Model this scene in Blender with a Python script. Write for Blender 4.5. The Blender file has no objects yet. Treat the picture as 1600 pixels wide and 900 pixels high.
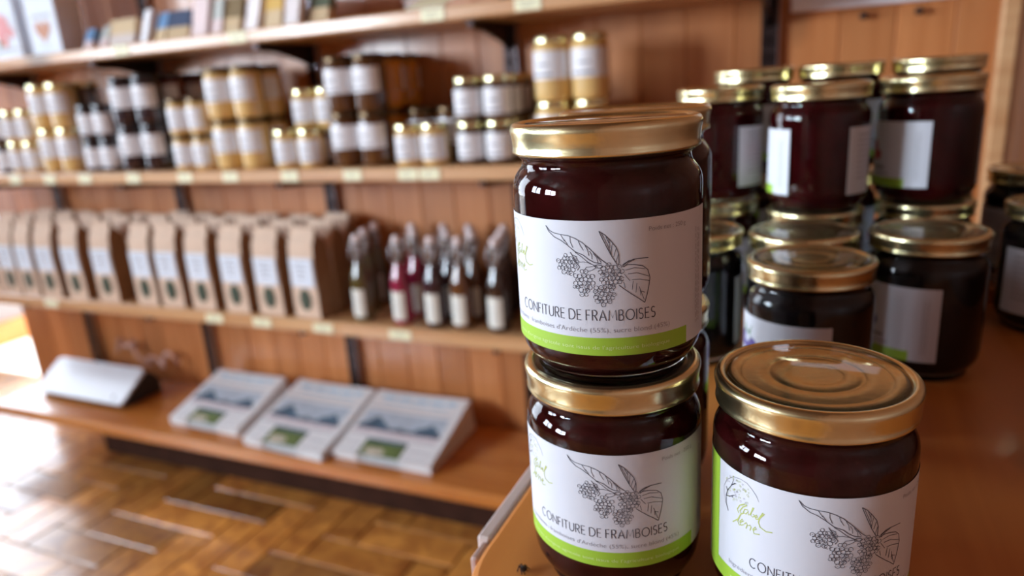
import bpy, math, random
from mathutils import Vector, Matrix
random.seed(7)
PI = math.pi
sc = bpy.context.scene
col = sc.collection
H0 = 0.9775            # camera height above the floor
S = 0.0
# ------------------------------------------------------------------ camera
def make_camera():
    yaw, p, r = math.radians(24.1696), math.radians(16.0586), math.radians(-3.8696)
    cy, sy = math.cos(yaw), math.sin(yaw)
    fwd = Vector((-sy*math.cos(p), cy*math.cos(p), -math.sin(p)))
    right = Vector((cy, sy, 0)); up = right.cross(fwd)
    c, s = math.cos(r), math.sin(r)
    xr = c*right + s*up; yu = -s*right + c*up
    m = Matrix(((xr.x, yu.x, -fwd.x, 0), (xr.y, yu.y, -fwd.y, 0), (xr.z, yu.z, -fwd.z, H0), (0, 0, 0, 1)))
    cam = bpy.data.cameras.new('camera'); o = bpy.data.objects.new('camera', cam); col.objects.link(o)
    o.matrix_world = m
    cam.sensor_width = 36; cam.lens = 1105.6/1600*36
    cam.clip_start = 0.01
    cam.dof.use_dof = True; cam.dof.focus_distance = 0.252; cam.dof.aperture_fstop = 6.6
    sc.camera = o
make_camera()
# ------------------------------------------------------------------ world, lights, exposure
sc.view_settings.view_transform = 'Standard'; sc.view_settings.look = 'None'
sc.view_settings.gamma = 1; sc.view_settings.use_curve_mapping = False
sc.view_settings.exposure = 0.15
sc.cycles.use_denoising = True
w = bpy.data.worlds.new('sky'); sc.world = w; w.use_nodes = True
w.node_tree.nodes['Background'].inputs[0].default_value = (.72, .84, 1, 1)
w.node_tree.nodes['Background'].inputs[1].default_value = 1.6
def area(name, loc, target, sx, sy, power, color):
    l = bpy.data.lights.new(name, 'AREA'); l.shape = 'RECTANGLE'; l.size = sx; l.size_y = sy
    l.energy = power; l.color = color
    o = bpy.data.objects.new(name, l); col.objects.link(o); o.location = loc
    o.rotation_euler = (Vector(target)-Vector(loc)).to_track_quat('-Z', 'Y').to_euler()
    return o
# daylight outside the two side windows and the glazed doorway
area('daylight_side_window', (-3.62, -2.25, H0+.45), (-2, -2.25, H0+.45), 1.7, 1.0, 430, (.74, .86, 1))
area('daylight_second_side_window', (-3.62, -.55, H0+.45), (-2, -.55, H0+.45), 1.2, 1.0, 125, (.74, .86, 1))
area('daylight_doorway', (-5.0, 2.0, 1.7), (-2.9, 1.6, 1.2), 3.6, 3.0, 215, (.80, .88, 1))
sun = bpy.data.lights.new('sun', 'SUN'); sun.energy = 9; sun.angle = .01; sun.color = (1, .97, .9)
so = bpy.data.objects.new('sun', sun); col.objects.link(so)
so.rotation_euler = Vector((-.45, 0, -.89)).to_track_quat('-Z', 'Y').to_euler()

# ------------------------------------------------------------------ helpers
def tag(o, label=None, cat=None, group=None, kind=None):
    if label: o['label'] = label
    if cat: o['category'] = cat
    if group: o['group'] = group
    if kind: o['kind'] = kind
    return o
def thing(name, label, cat, loc=(0, 0, 0), rz=0, group=None):
    o = bpy.data.objects.new(name, None); col.objects.link(o); o.empty_display_size = .02
    o.location = loc; o.rotation_euler = (0, 0, rz)
    return tag(o, label, cat, group)
def copy_tree(o, parent=None):
    c = o.copy(); col.objects.link(c); c.parent = parent
    for ch in [x for x in o.children]: copy_tree(ch, c)
    return c
class MB:
    def __init__(s): s.v = []; s.f = []; s.m = []; s.sm = []
    def add(s, vs, fs, mi=0, smooth=False):
        n = len(s.v); s.v += [tuple(q) for q in vs]
        for f in fs: s.f.append(tuple(i+n for i in f)); s.m.append(mi); s.sm.append(smooth)
    def box(s, x0, x1, y0, y1, z0, z1, mi=0, M=None):
        vs = [(x, y, z) for z in (z0, z1) for y in (y0, y1) for x in (x0, x1)]
        if M: vs = [M @ Vector(q) for q in vs]
        s.add(vs, [(0, 2, 3, 1), (4, 5, 7, 6), (0, 1, 5, 4), (2, 6, 7, 3), (0, 4, 6, 2), (1, 3, 7, 5)], mi)
    def bbox(s, x0, x1, y0, y1, z0, z1, b=.003, mi=0, M=None):
        # box with all edges chamfered
        X = (x0, x0+b, x1-b, x1); Y = (y0, y0+b, y1-b, y1); Z = (z0, z0+b, z1-b, z1)
        vs = []; ix = {}
        for i in (0, 1):
            for j in (0, 1):
                for k in (0, 1):
                    cx, cy_, cz = (X[0], X[3])[i], (Y[0], Y[3])[j], (Z[0], Z[3])[k]
                    ax, ay, az = (X[1], X[2])[i], (Y[1], Y[2])[j], (Z[1], Z[2])[k]
                    for t, q in enumerate(((cx, ay, az), (ax, cy_, az), (ax, ay, cz))):
                        ix[(i, j, k, t)] = len(vs); vs.append(q)
        F = []
        for i in (0, 1): F.append([ix[(i, j, k, 0)] for j, k in ((0, 0), (1, 0), (1, 1), (0, 1))])
        for j in (0, 1): F.append([ix[(i, j, k, 1)] for i, k in ((0, 0), (1, 0), (1, 1), (0, 1))])
        for k in (0, 1): F.append([ix[(i, j, k, 2)] for i, j in ((0, 0), (1, 0), (1, 1), (0, 1))])
        for a in (0, 1):
            for c in (0, 1):
                F.append([ix[(0, a, c, 1)], ix[(1, a, c, 1)], ix[(1, a, c, 2)], ix[(0, a, c, 2)]])
                F.append([ix[(a, 0, c, 0)], ix[(a, 1, c, 0)], ix[(a, 1, c, 2)], ix[(a, 0, c, 2)]])
                F.append([ix[(a, c, 0, 0)], ix[(a, c, 1, 0)], ix[(a, c, 1, 1)], ix[(a, c, 0, 1)]])
                for e in (0, 1): F.append([ix[(a, c, e, 0)], ix[(a, c, e, 1)], ix[(a, c, e, 2)]])
        cen = Vector(((x0+x1)/2, (y0+y1)/2, (z0+z1)/2)); G = []
        for f in F:
            P = [Vector(vs[q]) for q in f]; nn = (P[1]-P[0]).cross(P[2]-P[0]); mid = sum(P, Vector())/len(P)
            G.append(f if nn.dot(mid-cen) > 0 else f[::-1])
        if M: vs = [M @ Vector(q) for q in vs]
        s.add(vs, G, mi)
    def lathe(s, prof, n=48, mi=0, smooth=True, cx=0, cy=0, z=0, closed=False):
        vs = []; fs = []; m = len(prof)
        for r, zz in prof:
            for k in range(n):
                a = 2*PI*k/n; vs.append((cx+r*math.cos(a), cy+r*math.sin(a), z+zz))
        for i in range(m-1 + (1 if closed else 0)):
            j = (i+1) % m
            for k in range(n):
                l = (k+1) % n; fs.append((i*n+k, i*n+l, j*n+l, j*n+k))
        s.add(vs, fs, mi, smooth)
    def tube(s, pts, r, n=8, mi=0, closed=False):
        pts = [Vector(p) for p in pts]; L = len(pts); vs = []; fs = []
        nrm = None
        for i, p in enumerate(pts):
            a = pts[i-1] if (i or closed) else p; b = pts[(i+1) % L] if (i < L-1 or closed) else p
            t = (b-a).normalized()
            if nrm is None: nrm = t.orthogonal().normalized()
            nrm = (nrm-t*nrm.dot(t)).normalized(); bi = t.cross(nrm)
            rr = r[i] if isinstance(r, (list, tuple)) else r
            for k in range(n):
                an = 2*PI*k/n; vs.append(p+nrm*math.cos(an)*rr+bi*math.sin(an)*rr)
        for i in range(L if closed else L-1):
            j = (i+1) % L
            for k in range(n):
                l = (k+1) % n; fs.append((i*n+k, i*n+l, j*n+l, j*n+k))
        if not closed: fs.append(tuple(range(n))[::-1]); fs.append(tuple((L-1)*n+k for k in range(n)))
        s.add(vs, fs, mi, True)
    def prism(s, outline, z0, z1, mi=0):   # outline ccw in xy
        n = len(outline); vs = [(x, y, z0) for x, y in outline]+[(x, y, z1) for x, y in outline]
        s.add(vs, [tuple(range(n))[::-1], tuple(range(n, 2*n))]+[(i, (i+1) % n, n+(i+1) % n, n+i) for i in range(n)], mi)
    def mesh(s, name, mats):
        me = bpy.data.meshes.new(name); me.from_pydata(s.v, [], s.f)
        for m in (mats if isinstance(mats, (list, tuple)) else [mats]): me.materials.append(m)
        me.polygons.foreach_set('material_index', s.m); me.polygons.foreach_set('use_smooth', s.sm); me.update()
        return me
    def build(s, name, mats, parent=None):
        o = bpy.data.objects.new(name, s.mesh(name, mats)); col.objects.link(o); o.parent = parent; return o
def obj(name, me, parent=None):
    o = bpy.data.objects.new(name, me); col.objects.link(o); o.parent = parent; return o

# ------------------------------------------------------------------ materials
def mat(name, color, rough=.5, metal=0, coat=0, trans=0, ior=1.5, spec=.5, noise=0, nscale=20, bump=0, bscale=60, stretch=None):
    m = bpy.data.materials.new(name); m.use_nodes = True; nt = m.node_tree; b = nt.nodes['Principled BSDF']
    b.inputs['Base Color'].default_value = (*color, 1); b.inputs['Roughness'].default_value = rough
    b.inputs['Metallic'].default_value = metal; b.inputs['Coat Weight'].default_value = coat
    b.inputs['Coat Roughness'].default_value = .04
    b.inputs['Transmission Weight'].default_value = trans; b.inputs['IOR'].default_value = ior
    b.inputs['Specular IOR Level'].default_value = spec
    tc = nt.nodes.new('ShaderNodeTexCoord'); mp = nt.nodes.new('ShaderNodeMapping'); nt.links.new(tc.outputs['Object'], mp.inputs[0])
    if stretch: mp.inputs['Scale'].default_value = stretch
    if noise:
        n = nt.nodes.new('ShaderNodeTexNoise'); n.inputs['Scale'].default_value = nscale; n.inputs['Detail'].default_value = 4
        nt.links.new(mp.outputs[0], n.inputs['Vector'])
        cr = nt.nodes.new('ShaderNodeMapRange'); cr.inputs[1].default_value = .3; cr.inputs[2].default_value = .7
        cr.inputs[3].default_value = 1-noise; cr.inputs[4].default_value = 1+noise*.6
        nt.links.new(n.outputs[0], cr.inputs[0])
        mx = nt.nodes.new('ShaderNodeMix'); mx.data_type = 'RGBA'; mx.blend_type = 'MULTIPLY'; mx.inputs[0].default_value = 1
        mx.inputs[6].default_value = (*color, 1); nt.links.new(cr.outputs[0], mx.inputs[7]); nt.links.new(mx.outputs[2], b.inputs['Base Color'])
    if bump:
        n = nt.nodes.new('ShaderNodeTexNoise'); n.inputs['Scale'].default_value = bscale
        nt.links.new(mp.outputs[0], n.inputs['Vector'])
        bp = nt.nodes.new('ShaderNodeBump'); bp.inputs['Strength'].default_value = bump; bp.inputs['Distance'].default_value = .002
        nt.links.new(n.outputs[0], bp.inputs['Height']); nt.links.new(bp.outputs[0], b.inputs['Normal'])
    return m
def wood(name, light, dark, stretch=(8, 8, .6), rough=.35, coat=.3, island=.25, knots=True, kscale=5):
    m = bpy.data.materials.new(name); m.use_nodes = True; nt = m.node_tree; N = nt.nodes; L = nt.links; b = N['Principled BSDF']
    b.inputs['Roughness'].default_value = rough; b.inputs['Coat Weight'].default_value = coat; b.inputs['Coat Roughness'].default_value = .15
    tc = N.new('ShaderNodeTexCoord'); geo = N.new('ShaderNodeNewGeometry')
    off = N.new('ShaderNodeVectorMath'); off.operation = 'ADD'
    sc_ = N.new('ShaderNodeMath'); sc_.operation = 'MULTIPLY'; sc_.inputs[1].default_value = 37.0
    L.new(geo.outputs['Random Per Island'], sc_.inputs[0])
    L.new(tc.outputs['Object'], off.inputs[0]); L.new(sc_.outputs[0], off.inputs[1])
    mp = N.new('ShaderNodeMapping'); mp.inputs['Scale'].default_value = stretch; L.new(off.outputs[0], mp.inputs[0])
    n1 = N.new('ShaderNodeTexNoise'); n1.inputs['Scale'].default_value = 3; n1.inputs['Detail'].default_value = 6; n1.inputs['Distortion'].default_value = 1.2
    L.new(mp.outputs[0], n1.inputs['Vector'])
    r = N.new('ShaderNodeValToRGB'); r.color_ramp.elements[0].position = .32; r.color_ramp.elements[1].position = .68
    r.color_ramp.elements[0].color = (*dark, 1); r.color_ramp.elements[1].color = (*light, 1); L.new(n1.outputs[0], r.inputs[0])
    last = r.outputs[0]
    if knots:
        mp2 = N.new('ShaderNodeMapping'); mp2.inputs['Scale'].default_value = tuple(1 if q > 1 else .45 for q in stretch); L.new(off.outputs[0], mp2.inputs[0])
        vo = N.new('ShaderNodeTexVoronoi'); vo.inputs['Scale'].default_value = kscale; L.new(mp2.outputs[0], vo.inputs['Vector'])
        kr = N.new('ShaderNodeMapRange'); kr.inputs[1].default_value = .05; kr.inputs[2].default_value = .16; kr.inputs[3].default_value = .35; kr.inputs[4].default_value = 1
        L.new(vo.outputs['Distance'], kr.inputs[0])
        mx = N.new('ShaderNodeMix'); mx.data_type = 'RGBA'; mx.blend_type = 'MULTIPLY'; mx.inputs[0].default_value = 1
        L.new(last, mx.inputs[6]); L.new(kr.outputs[0], mx.inputs[7]); last = mx.outputs[2]
    iv = N.new('ShaderNodeMapRange'); iv.inputs[3].default_value = 1-island; iv.inputs[4].default_value = 1+island*.7; L.new(geo.outputs['Random Per Island'], iv.inputs[0])
    mx = N.new('ShaderNodeMix'); mx.data_type = 'RGBA'; mx.blend_type = 'MULTIPLY'; mx.inputs[0].default_value = 1
    L.new(last, mx.inputs[6]); L.new(iv.outputs[0], mx.inputs[7]); L.new(mx.outputs[2], b.inputs['Base Color'])
    bp = N.new('ShaderNodeBump'); bp.inputs['Strength'].default_value = .15; bp.inputs['Distance'].default_value = .001
    L.new(n1.outputs[0], bp.inputs['Height']); L.new(bp.outputs[0], b.inputs['Normal'])
    return m
M_wall = wood('pine_planks', (.60, .235, .075), (.46, .155, .04), (7, 7, .5), .42, .35, .16)
M_shelf = wood('shelf_pine', (.72, .42, .20), (.58, .29, .12), (.7, 9, 9), .35, .3, .1)
M_bench = wood('bench_wood', (.66, .25, .05), (.50, .155, .026), (.7, 9, 9), .26, .5, .1)
M_table = wood('table_wood', (.64, .24, .05), (.50, .16, .028), (9, .8, 9), .45, .1, .05, kscale=9)
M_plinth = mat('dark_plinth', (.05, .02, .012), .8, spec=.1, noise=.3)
M_ceil = wood('ceiling_planks', (.13, .05, .02), (.08, .03, .012), (.7, 9, 9), .5, .1, .2)
M_tile = wood('glazed_floor_block', (.70, .31, .065), (.32, .105, .022), (5, 5, 5), .3, .35, .5, knots=False)
M_grout = mat('floor_joint', (.1, .06, .035), .6, noise=.3)
M_rearwall = mat('ochre_wall', (.12, .07, .045), .8, noise=.15, nscale=3)
M_ground = mat('pale_paving', (.85, .85, .85), .8, noise=.1, nscale=6)
M_greywall = mat('grey_plaster', (.3, .27, .27), .8, noise=.15, nscale=4)
M_metal = mat('dark_steel', (.045, .03, .03), .35, .7, noise=.2)
M_silver = mat('pale_steel', (.5, .5, .56), .3, .9, noise=.15)
M_gold = mat('gold_lid', (.80, .73, .43), .24, 1, noise=.06, nscale=60, bump=.03, bscale=400)
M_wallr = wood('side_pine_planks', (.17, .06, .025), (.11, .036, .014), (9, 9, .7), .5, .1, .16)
M_goldk = mat('dark_gold_lid', (.12, .08, .045), .3, 1, noise=.1)
M_black = mat('black_lid', (.02, .02, .022), .25, .3, coat=.5, noise=.1)
M_glass = mat('jar_glass', (1, 1, 1), .0, 0, 0, 1, 1.42)
M_rasp = mat('raspberry_jam', (.040, .005, .005), .45, spec=.0, noise=.35, nscale=90, bump=.2, bscale=200)
M_blue = mat('blueberry_jam', (.006, .004, .006), .4, spec=.1, noise=.35, nscale=90)
M_red = mat('strawberry_jam', (.04, .003, .004), .45, spec=.0, noise=.35, nscale=60)
M_paper = mat('label_paper', (.60, .62, .67), .55, noise=.02)
M_shelfpaper = mat('shelf_jar_label_paper', (.80, .80, .82), .55, noise=.02)
M_ink = mat('label_ink', (.055, .055, .075), .6, noise=.1, nscale=300)
M_greyink = mat('label_grey_ink', (.22, .21, .24), .6, noise=.1)
M_green = mat('label_green_band', (.30, .50, .035), .5, noise=.03)
M_olive = mat('label_olive_ink', (.42, .48, .13), .6, noise=.05)
M_white = mat('label_white_ink', (.72, .82, .45), .6, noise=.02)
M_plum = mat('fruit_print_purple', (.10, .07, .28), .6, noise=.4, nscale=300)
M_redprint = mat('fruit_print_red', (.45, .03, .04), .6, noise=.3, nscale=300)
M_leafprint = mat('fruit_print_green', (.04, .16, .05), .6, noise=.3, nscale=300)
M_honey = mat('honey', (.76, .50, .18), .3, coat=1, noise=.12)
M_amber = mat('dark_honey', (.10, .035, .008), .2, coat=1, noise=.3)
M_amberglow = mat('amber_honey_glow', (.95, .36, .03), .1, trans=.35, ior=1.45, noise=.1)  # rear honey jars: light shining through them is put into the base colour
M_darkjam = mat('dark_jam', (.022, .007, .012), .2, coat=1, noise=.3)
M_redjam = mat('red_jam', (.12, .01, .012), .2, coat=1, noise=.3)
M_brownjam = mat('brown_spread', (.09, .045, .025), .25, coat=1, noise=.3)
M_tag = mat('pale_yellow_card', (.92, .90, .60), .5, noise=.05)
M_tagtext = mat('tag_print', (.45, .42, .3), .6, noise=.1)
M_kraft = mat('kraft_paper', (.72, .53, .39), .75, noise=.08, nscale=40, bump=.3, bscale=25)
M_kraftshade = mat('kraft_shaded_side', (.34, .19, .10), .75, noise=.15, nscale=30)  # darker copy of the kraft paper: shade put into the bag sides' colour
M_baglabel = mat('bag_label_paper', (.74, .80, .88), .55, noise=.03)
M_window = mat('bag_window_print', (.05, .075, .045), .4, noise=.5, nscale=90)
M_cream = mat('cream_label', (.80, .79, .70), .6, noise=.04, nscale=60)
M_porc = mat('porcelain_stopper', (.82, .70, .67), .3, coat=.5, noise=.05)
M_wire = mat('bail_wire', (.5, .47, .46), .3, .9, noise=.1)
BOT = [mat('syrup_olive', (.10, .075, .02), .12, coat=1, noise=.2), mat('syrup_magenta', (.30, .01, .055), .12, coat=1, noise=.2),
       mat('syrup_purple', (.03, .008, .016), .12, coat=1, noise=.2), mat('syrup_amber', (.13, .045, .012), .12, coat=1, noise=.2),
       mat('syrup_brown', (.035, .014, .008), .12, coat=1, noise=.2)]
M_bottop = mat('clear_neck_glass', (.16, .12, .10), .1, coat=1, noise=.2)
M_plastic = mat('white_plastic', (.62, .64, .68), .3, coat=.2, noise=.02)
M_dark = mat('black_plastic', (.015, .015, .017), .35, noise=.1)
M_cable = mat('pinkish_ribbon', (.62, .36, .28), .5, noise=.1)
M_news = mat('newsprint', (.80, .80, .80), .7, noise=.03, nscale=40)
M_nblue = mat('print_pale_blue', (.50, .70, .84), .7, noise=.25, nscale=60)
M_nsky = mat('print_sky', (.50, .58, .66), .7, noise=.15, nscale=30)
M_nmount = mat('print_mountain', (.07, .13, .19), .7, noise=.5, nscale=25)
M_npink = mat('print_pinkish', (.66, .52, .56), .7, noise=.25, nscale=80)
M_ngreen = mat('print_meadow', (.13, .18, .05), .7, noise=.4, nscale=40)
M_ngrey = mat('print_grey', (.55, .56, .58), .7, noise=.2, nscale=120)
M_ntan = mat('print_tan', (.62, .55, .42), .7, noise=.2, nscale=60)

# ================================================================== THE SETTING
WY, WXL, WXR, TOPZ, YB = 1.445, -2.455, .28, 2.35, -3.25
ZB_ = H0-.818
def planks(name, x0, x1, z0, z1, y, d, mater, pw=.088, axis='x', kind='structure'):
    mb = MB(); n = max(1, round((x1-x0)/pw)); w_ = (x1-x0)/n
    for i in range(n):
        a, b = x0+i*w_, x0+(i+1)*w_
        if axis == 'x': mb.bbox(a+.0002, b-.0002, min(y, y+d), max(y, y+d), z0, z1, .0022)
        else: mb.bbox(min(y, y+d), max(y, y+d), a+.0004, b-.0004, z0, z1, .003)
    return tag(mb.build(name, mater), kind=kind)
planks('wall_back', WXL, WXR, 0, TOPZ, WY, .02, M_wall)
mb = MB(); mb.box(WXL-.03, WXR, WY+.0205, WY+.15, 0, TOPZ); mb.box(WXL-.03, WXL-.001, WY, WY+.0205, 0, TOPZ)
tag(mb.build('trim_2', M_wall), kind='structure')
planks('wall_right', YB, WY-.001, 0, TOPZ, WXR, .02, M_wallr, axis='y')
mb = MB(); mb.box(WXR+.0205, WXR+.12, YB-.1, WY+.15, 0, TOPZ+.1); tag(mb.build('unseen_wall_backing', M_wall), kind='structure')  # unseen backing added to stop sky light coming through the plank gaps
mb = MB(); mb.bbox(.252, .2799, WY-.024, WY-.0003, ZB_+.0005, TOPZ-.001, .004)
tag(mb.build('trim_1', M_shelf), kind='structure')
# left wall with a window, and beyond the doorway a grey wall with a wooden skirting
mb = MB(); XL = -3.35
y0, y1, z0, z1 = -2.98, -1.52, H0-.03, H0+.93
wins = [(y0, y1), (-1.05, -.05)]; edges = [YB]+[q for w2 in wins for q in w2]+[.8]
for q in range(0, len(edges), 2): mb.box(XL-.12, XL, edges[q], edges[q+1], 0, TOPZ)
for a, e in wins: mb.box(XL-.12, XL, a, e, 0, z0); mb.box(XL-.12, XL, a, e, z1, TOPZ)
tag(mb.build('wall_left', M_rearwall), kind='structure')
for k, (ya, yb) in enumerate(wins):
    mb = MB()
    for a in (ya, (ya+yb)/2-.03, yb-.06): mb.box(XL-.09, XL-.03, a, a+.06, z0, z1)
    for a in (z0, (z0+z1)/2-.025, z1-.05): mb.box(XL-.09, XL-.03, ya, yb, a, a+.05)
    tag(mb.build('window_%d' % (k+1), M_ceil), kind='structure')
mb = MB(); mb.box(XL-.12, XL, .8, 4.2, .1, .26); tag(mb.build('wall_outside', M_greywall), kind='structure')
mb = MB(); mb.box(XL-.12, XL+.02, .8, 4.2, 0, .1); tag(mb.build('baseboard_left', M_bench), kind='structure')
# rear wall
mb = MB(); mb.box(XL-.12, WXR+.12, YB-.12, YB, 0, TOPZ); tag(mb.build('wall_rear', M_rearwall), kind='structure')
# lintel over the doorway, ceiling, outdoor paving
mb = MB(); mb.box(XL, WXL-.031, 1.5, 1.6, 2.15, TOPZ); tag(mb.build('trim_3', M_wall), kind='structure')
mb = MB(); n = 26
for i in range(n):
    w4 = 1.6-YB; a = YB+w4*i/n; mb.bbox(XL-.12, WXR+.02, a+.0005, a+w4/n-.0005, TOPZ+.001, TOPZ+.03, .004)
mb.box(XL-.12, WXR+.02, YB, 1.6, TOPZ+.0305, TOPZ+.1); tag(mb.build('ceiling', M_ceil), kind='structure')  # solid layer above the ceiling planks added to block light through their gaps
mb = MB(); mb.box(-9, 1, 1.62, 9, -.04, -.004); tag(mb.build('ground', M_ground), kind='structure')
# floor: glazed blocks in herringbone over a dark joint bed
mb = MB(); mb.box(XL, WXR, YB, 1.62, -.03, -.004, 1)
W_ = .085; n_ = 3; g = .0016
for i in range(int((XL)/W_)-3, int(WXR/W_)+4):
    for j in range(int(YB/W_)-3, int(1.62/W_)+4):
        d = (i-j) % (2*n_)
        if d == 0: X0, X1, Y0, Y1 = i*W_, (i+n_)*W_, j*W_, (j+1)*W_
        elif d == 2*n_-1: X0, X1, Y0, Y1 = i*W_, (i+1)*W_, j*W_, (j+n_)*W_
        else: continue
        X0 = max(X0+g, XL); X1 = min(X1-g, WXR); Y0 = max(Y0+g, YB); Y1 = min(Y1-g, 1.62)
        if X1-X0 < .01 or Y1-Y0 < .01: continue
        M = Matrix.Translation(((X0+X1)/2, (Y0+Y1)/2, 0)) @ Matrix.Rotation(random.uniform(-.006, .006), 4, 'X') @ Matrix.Rotation(random.uniform(-.006, .006), 4, 'Y')
        hx, hy = (X1-X0)/2, (Y1-Y0)/2
        mb.bbox(-hx, hx, -hy, hy, -.006, 0, .0018, 0, M)
tag(mb.build('floor', [M_tile, M_grout]), kind='structure')

# ================================================================== SHELVING
SF = 1.2325
Z1, Z2, Z3, ZB = H0+.1455, H0-.147, H0-.495, H0-.818     # top faces: upper, middle, lower shelf, bench
def board(name, label, x0, x1, y0, y1, ztop, th, m):
    mb = MB(); mb.bbox(x0, x1, y0, y1, ztop-th, ztop, .004)
    return tag(mb.build(name, m), label, 'shelf')
board('shelf_board', 'pale pine shelf board, highest of the three, carrying cartons and small packets', -2.42, -.115, SF, WY-.0005, Z1, .0265, M_shelf)
board('shelf_board', 'pale pine shelf board crowded with double-stacked honey and jam jars', -2.42, -.115, SF, WY-.0005, Z2, .029, M_shelf)
board('shelf_board', 'pine shelf board carrying kraft paper bags and swing-top bottles', -2.42, -.115, SF, WY-.0005, Z3, .032, M_shelf)
bench = thing('bench', 'long low orange-brown wooden bench board with dark plinth, under the shelves', 'bench', (-1.1, 1.3, 0))
mb = MB(); mb.bbox(-2.25+1.1, .27+1.1, 1.148-1.3, WY-.001-1.3, ZB-.034, ZB, .008); mb.build('seat_board', M_bench, bench)
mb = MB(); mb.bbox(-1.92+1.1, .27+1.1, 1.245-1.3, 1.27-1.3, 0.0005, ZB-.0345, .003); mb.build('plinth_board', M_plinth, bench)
KX = [-2.137+.5094*k for k in range(5)]
names = ['at the far left', 'second from the left', 'in the middle', 'near the tall honey pair', 'farthest right']
up0 = None
for k, x in enumerate(KX):
    r_ = thing('shelf_upright', 'dark slotted steel shelf upright, '+names[k], 'upright', (x, WY, 0), group='slotted shelf uprights')
    mb = MB(); zt = TOPZ-.15
    mb.box(-.014, -.010, -.018, -.0005, ZB+.0005, zt); mb.box(.010, .014, -.018, -.0005, ZB+.0005, zt); mb.box(-.014, .014, -.004, -.0005, ZB+.0005, zt)
    # front face with two columns of slots
    z = ZB+.001
    while z < zt-.03:
        mb.box(-.014, .014, -.020, -.018, z, z+.012); 
        for a, b in ((-.014, -.008), (-.003, .003), (.008, .014)): mb.box(a, b, -.020, -.018, z+.012, z+.03)
        z += .03
    for a in (Z1, Z2, Z3): pass
    mb.build('channel', M_metal, r_)
    mb = MB(); mb.box(.0141, .0152, -.0195, -.001, ZB+.0005, zt); mb.build('edge_highlight', M_silver, r_)  # pale strip stands in for the highlight along the dark upright's right edge
    for zz, lv in ((Z1-.0265, 'highest'), (Z2-.029, 'middle'), (Z3-.032, 'lowest')):
        b_ = MB(); t = .003; kz = 1.0 if lv == 'highest' else .7
        prof = [(-.0205, -.0005), (-.2, -.0005), (-.2, -.014), (-.13, -.020), (-.06, -.036*kz), (-.0205, -.050*kz)]
        vs = [(-t, y, z) for y, z in prof]+[(t, y, z) for y, z in prof]; n = len(prof)
        b_.add(vs, [tuple(range(n)), tuple(range(n, 2*n))[::-1]]+[(i, n+i, n+(i+1) % n, (i+1) % n) for i in range(n)])
        b_.box(-.012, .012, -.2, -.0205, -.003, -.0004)
        o = thing('shelf_bracket', 'dark steel bracket under the %s shelf, upright %s' % (lv, names[k]), 'bracket', (x, WY, zz), group='steel shelf brackets')
        arm = b_.build('arm', M_metal, o)
        e = MB(); e.lathe([(0, 0), (.005, 0), (.006, .002), (.006, .008), (.004, .010), (0, .010)], 16); eo = e.build('front_screw', M_silver, arm); eo.location = (0, -.194, -.0135)
# ------------------------------------------------------------------ price tags
def ptag(x, zt, th, label, w_=.05):
    mb = MB(); mb.bbox(-w_/2, w_/2, -.0018, 0, -.011, .011, .0006)
    for q in range(3): mb.box(-w_*.36+.003*q, w_*(.3-.08*q), -.0021, -.0018, .004-.005*q, .0056-.005*q, 1)
    o = mb.build('price_tag', [M_tag, M_tagtext]); o.location = (x, SF-.0003, zt-th/2)
    tag(o, label, 'price tag', 'price tags on the shelf edges')
for x, l in ((-1.499, 'below the beige packet near the heart carton'), (-1.149, 'below the white and yellow packets'), (-.676, 'below the cream folded card'), (-.486, 'right of the folded card one')):
    ptag(x, Z1, .0265, 'pale price tag, highest shelf edge, '+l)
T2 = [(-1.997, 'below the smallest jars at the left end'), (-1.856, 'below the left end stack of big honey jars'), (-1.721, 'below the small black-lidded jars'),
      (-1.547, 'below the big black-lidded jam jars'), (-1.375, 'below the small jars with dark gold lids'), (-1.235, 'below the big pale honey jars with dark lids'), (-1.065, 'below the small jars stacked in a pyramid'),
      (-.900, 'below the dark amber honey jars'), (-.765, 'below the two single small gold-lidded jars'), (-.715, 'below the right of two single small jars')]
for x, l in T2: ptag(x, Z2, .029, 'pale price tag, middle shelf edge, '+l, .045)
for x, l in ((-1.979, 'third bag from the left'), (-1.367, 'third bag from the bottles'), (-1.215, 'second bag from the bottles'), (-1.035, 'last bag before the bottles'), (-.828, 'red syrup bottle')):
    ptag(x, Z3, .032, 'pale price tag, lowest shelf edge, below the '+l, .055)

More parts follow.
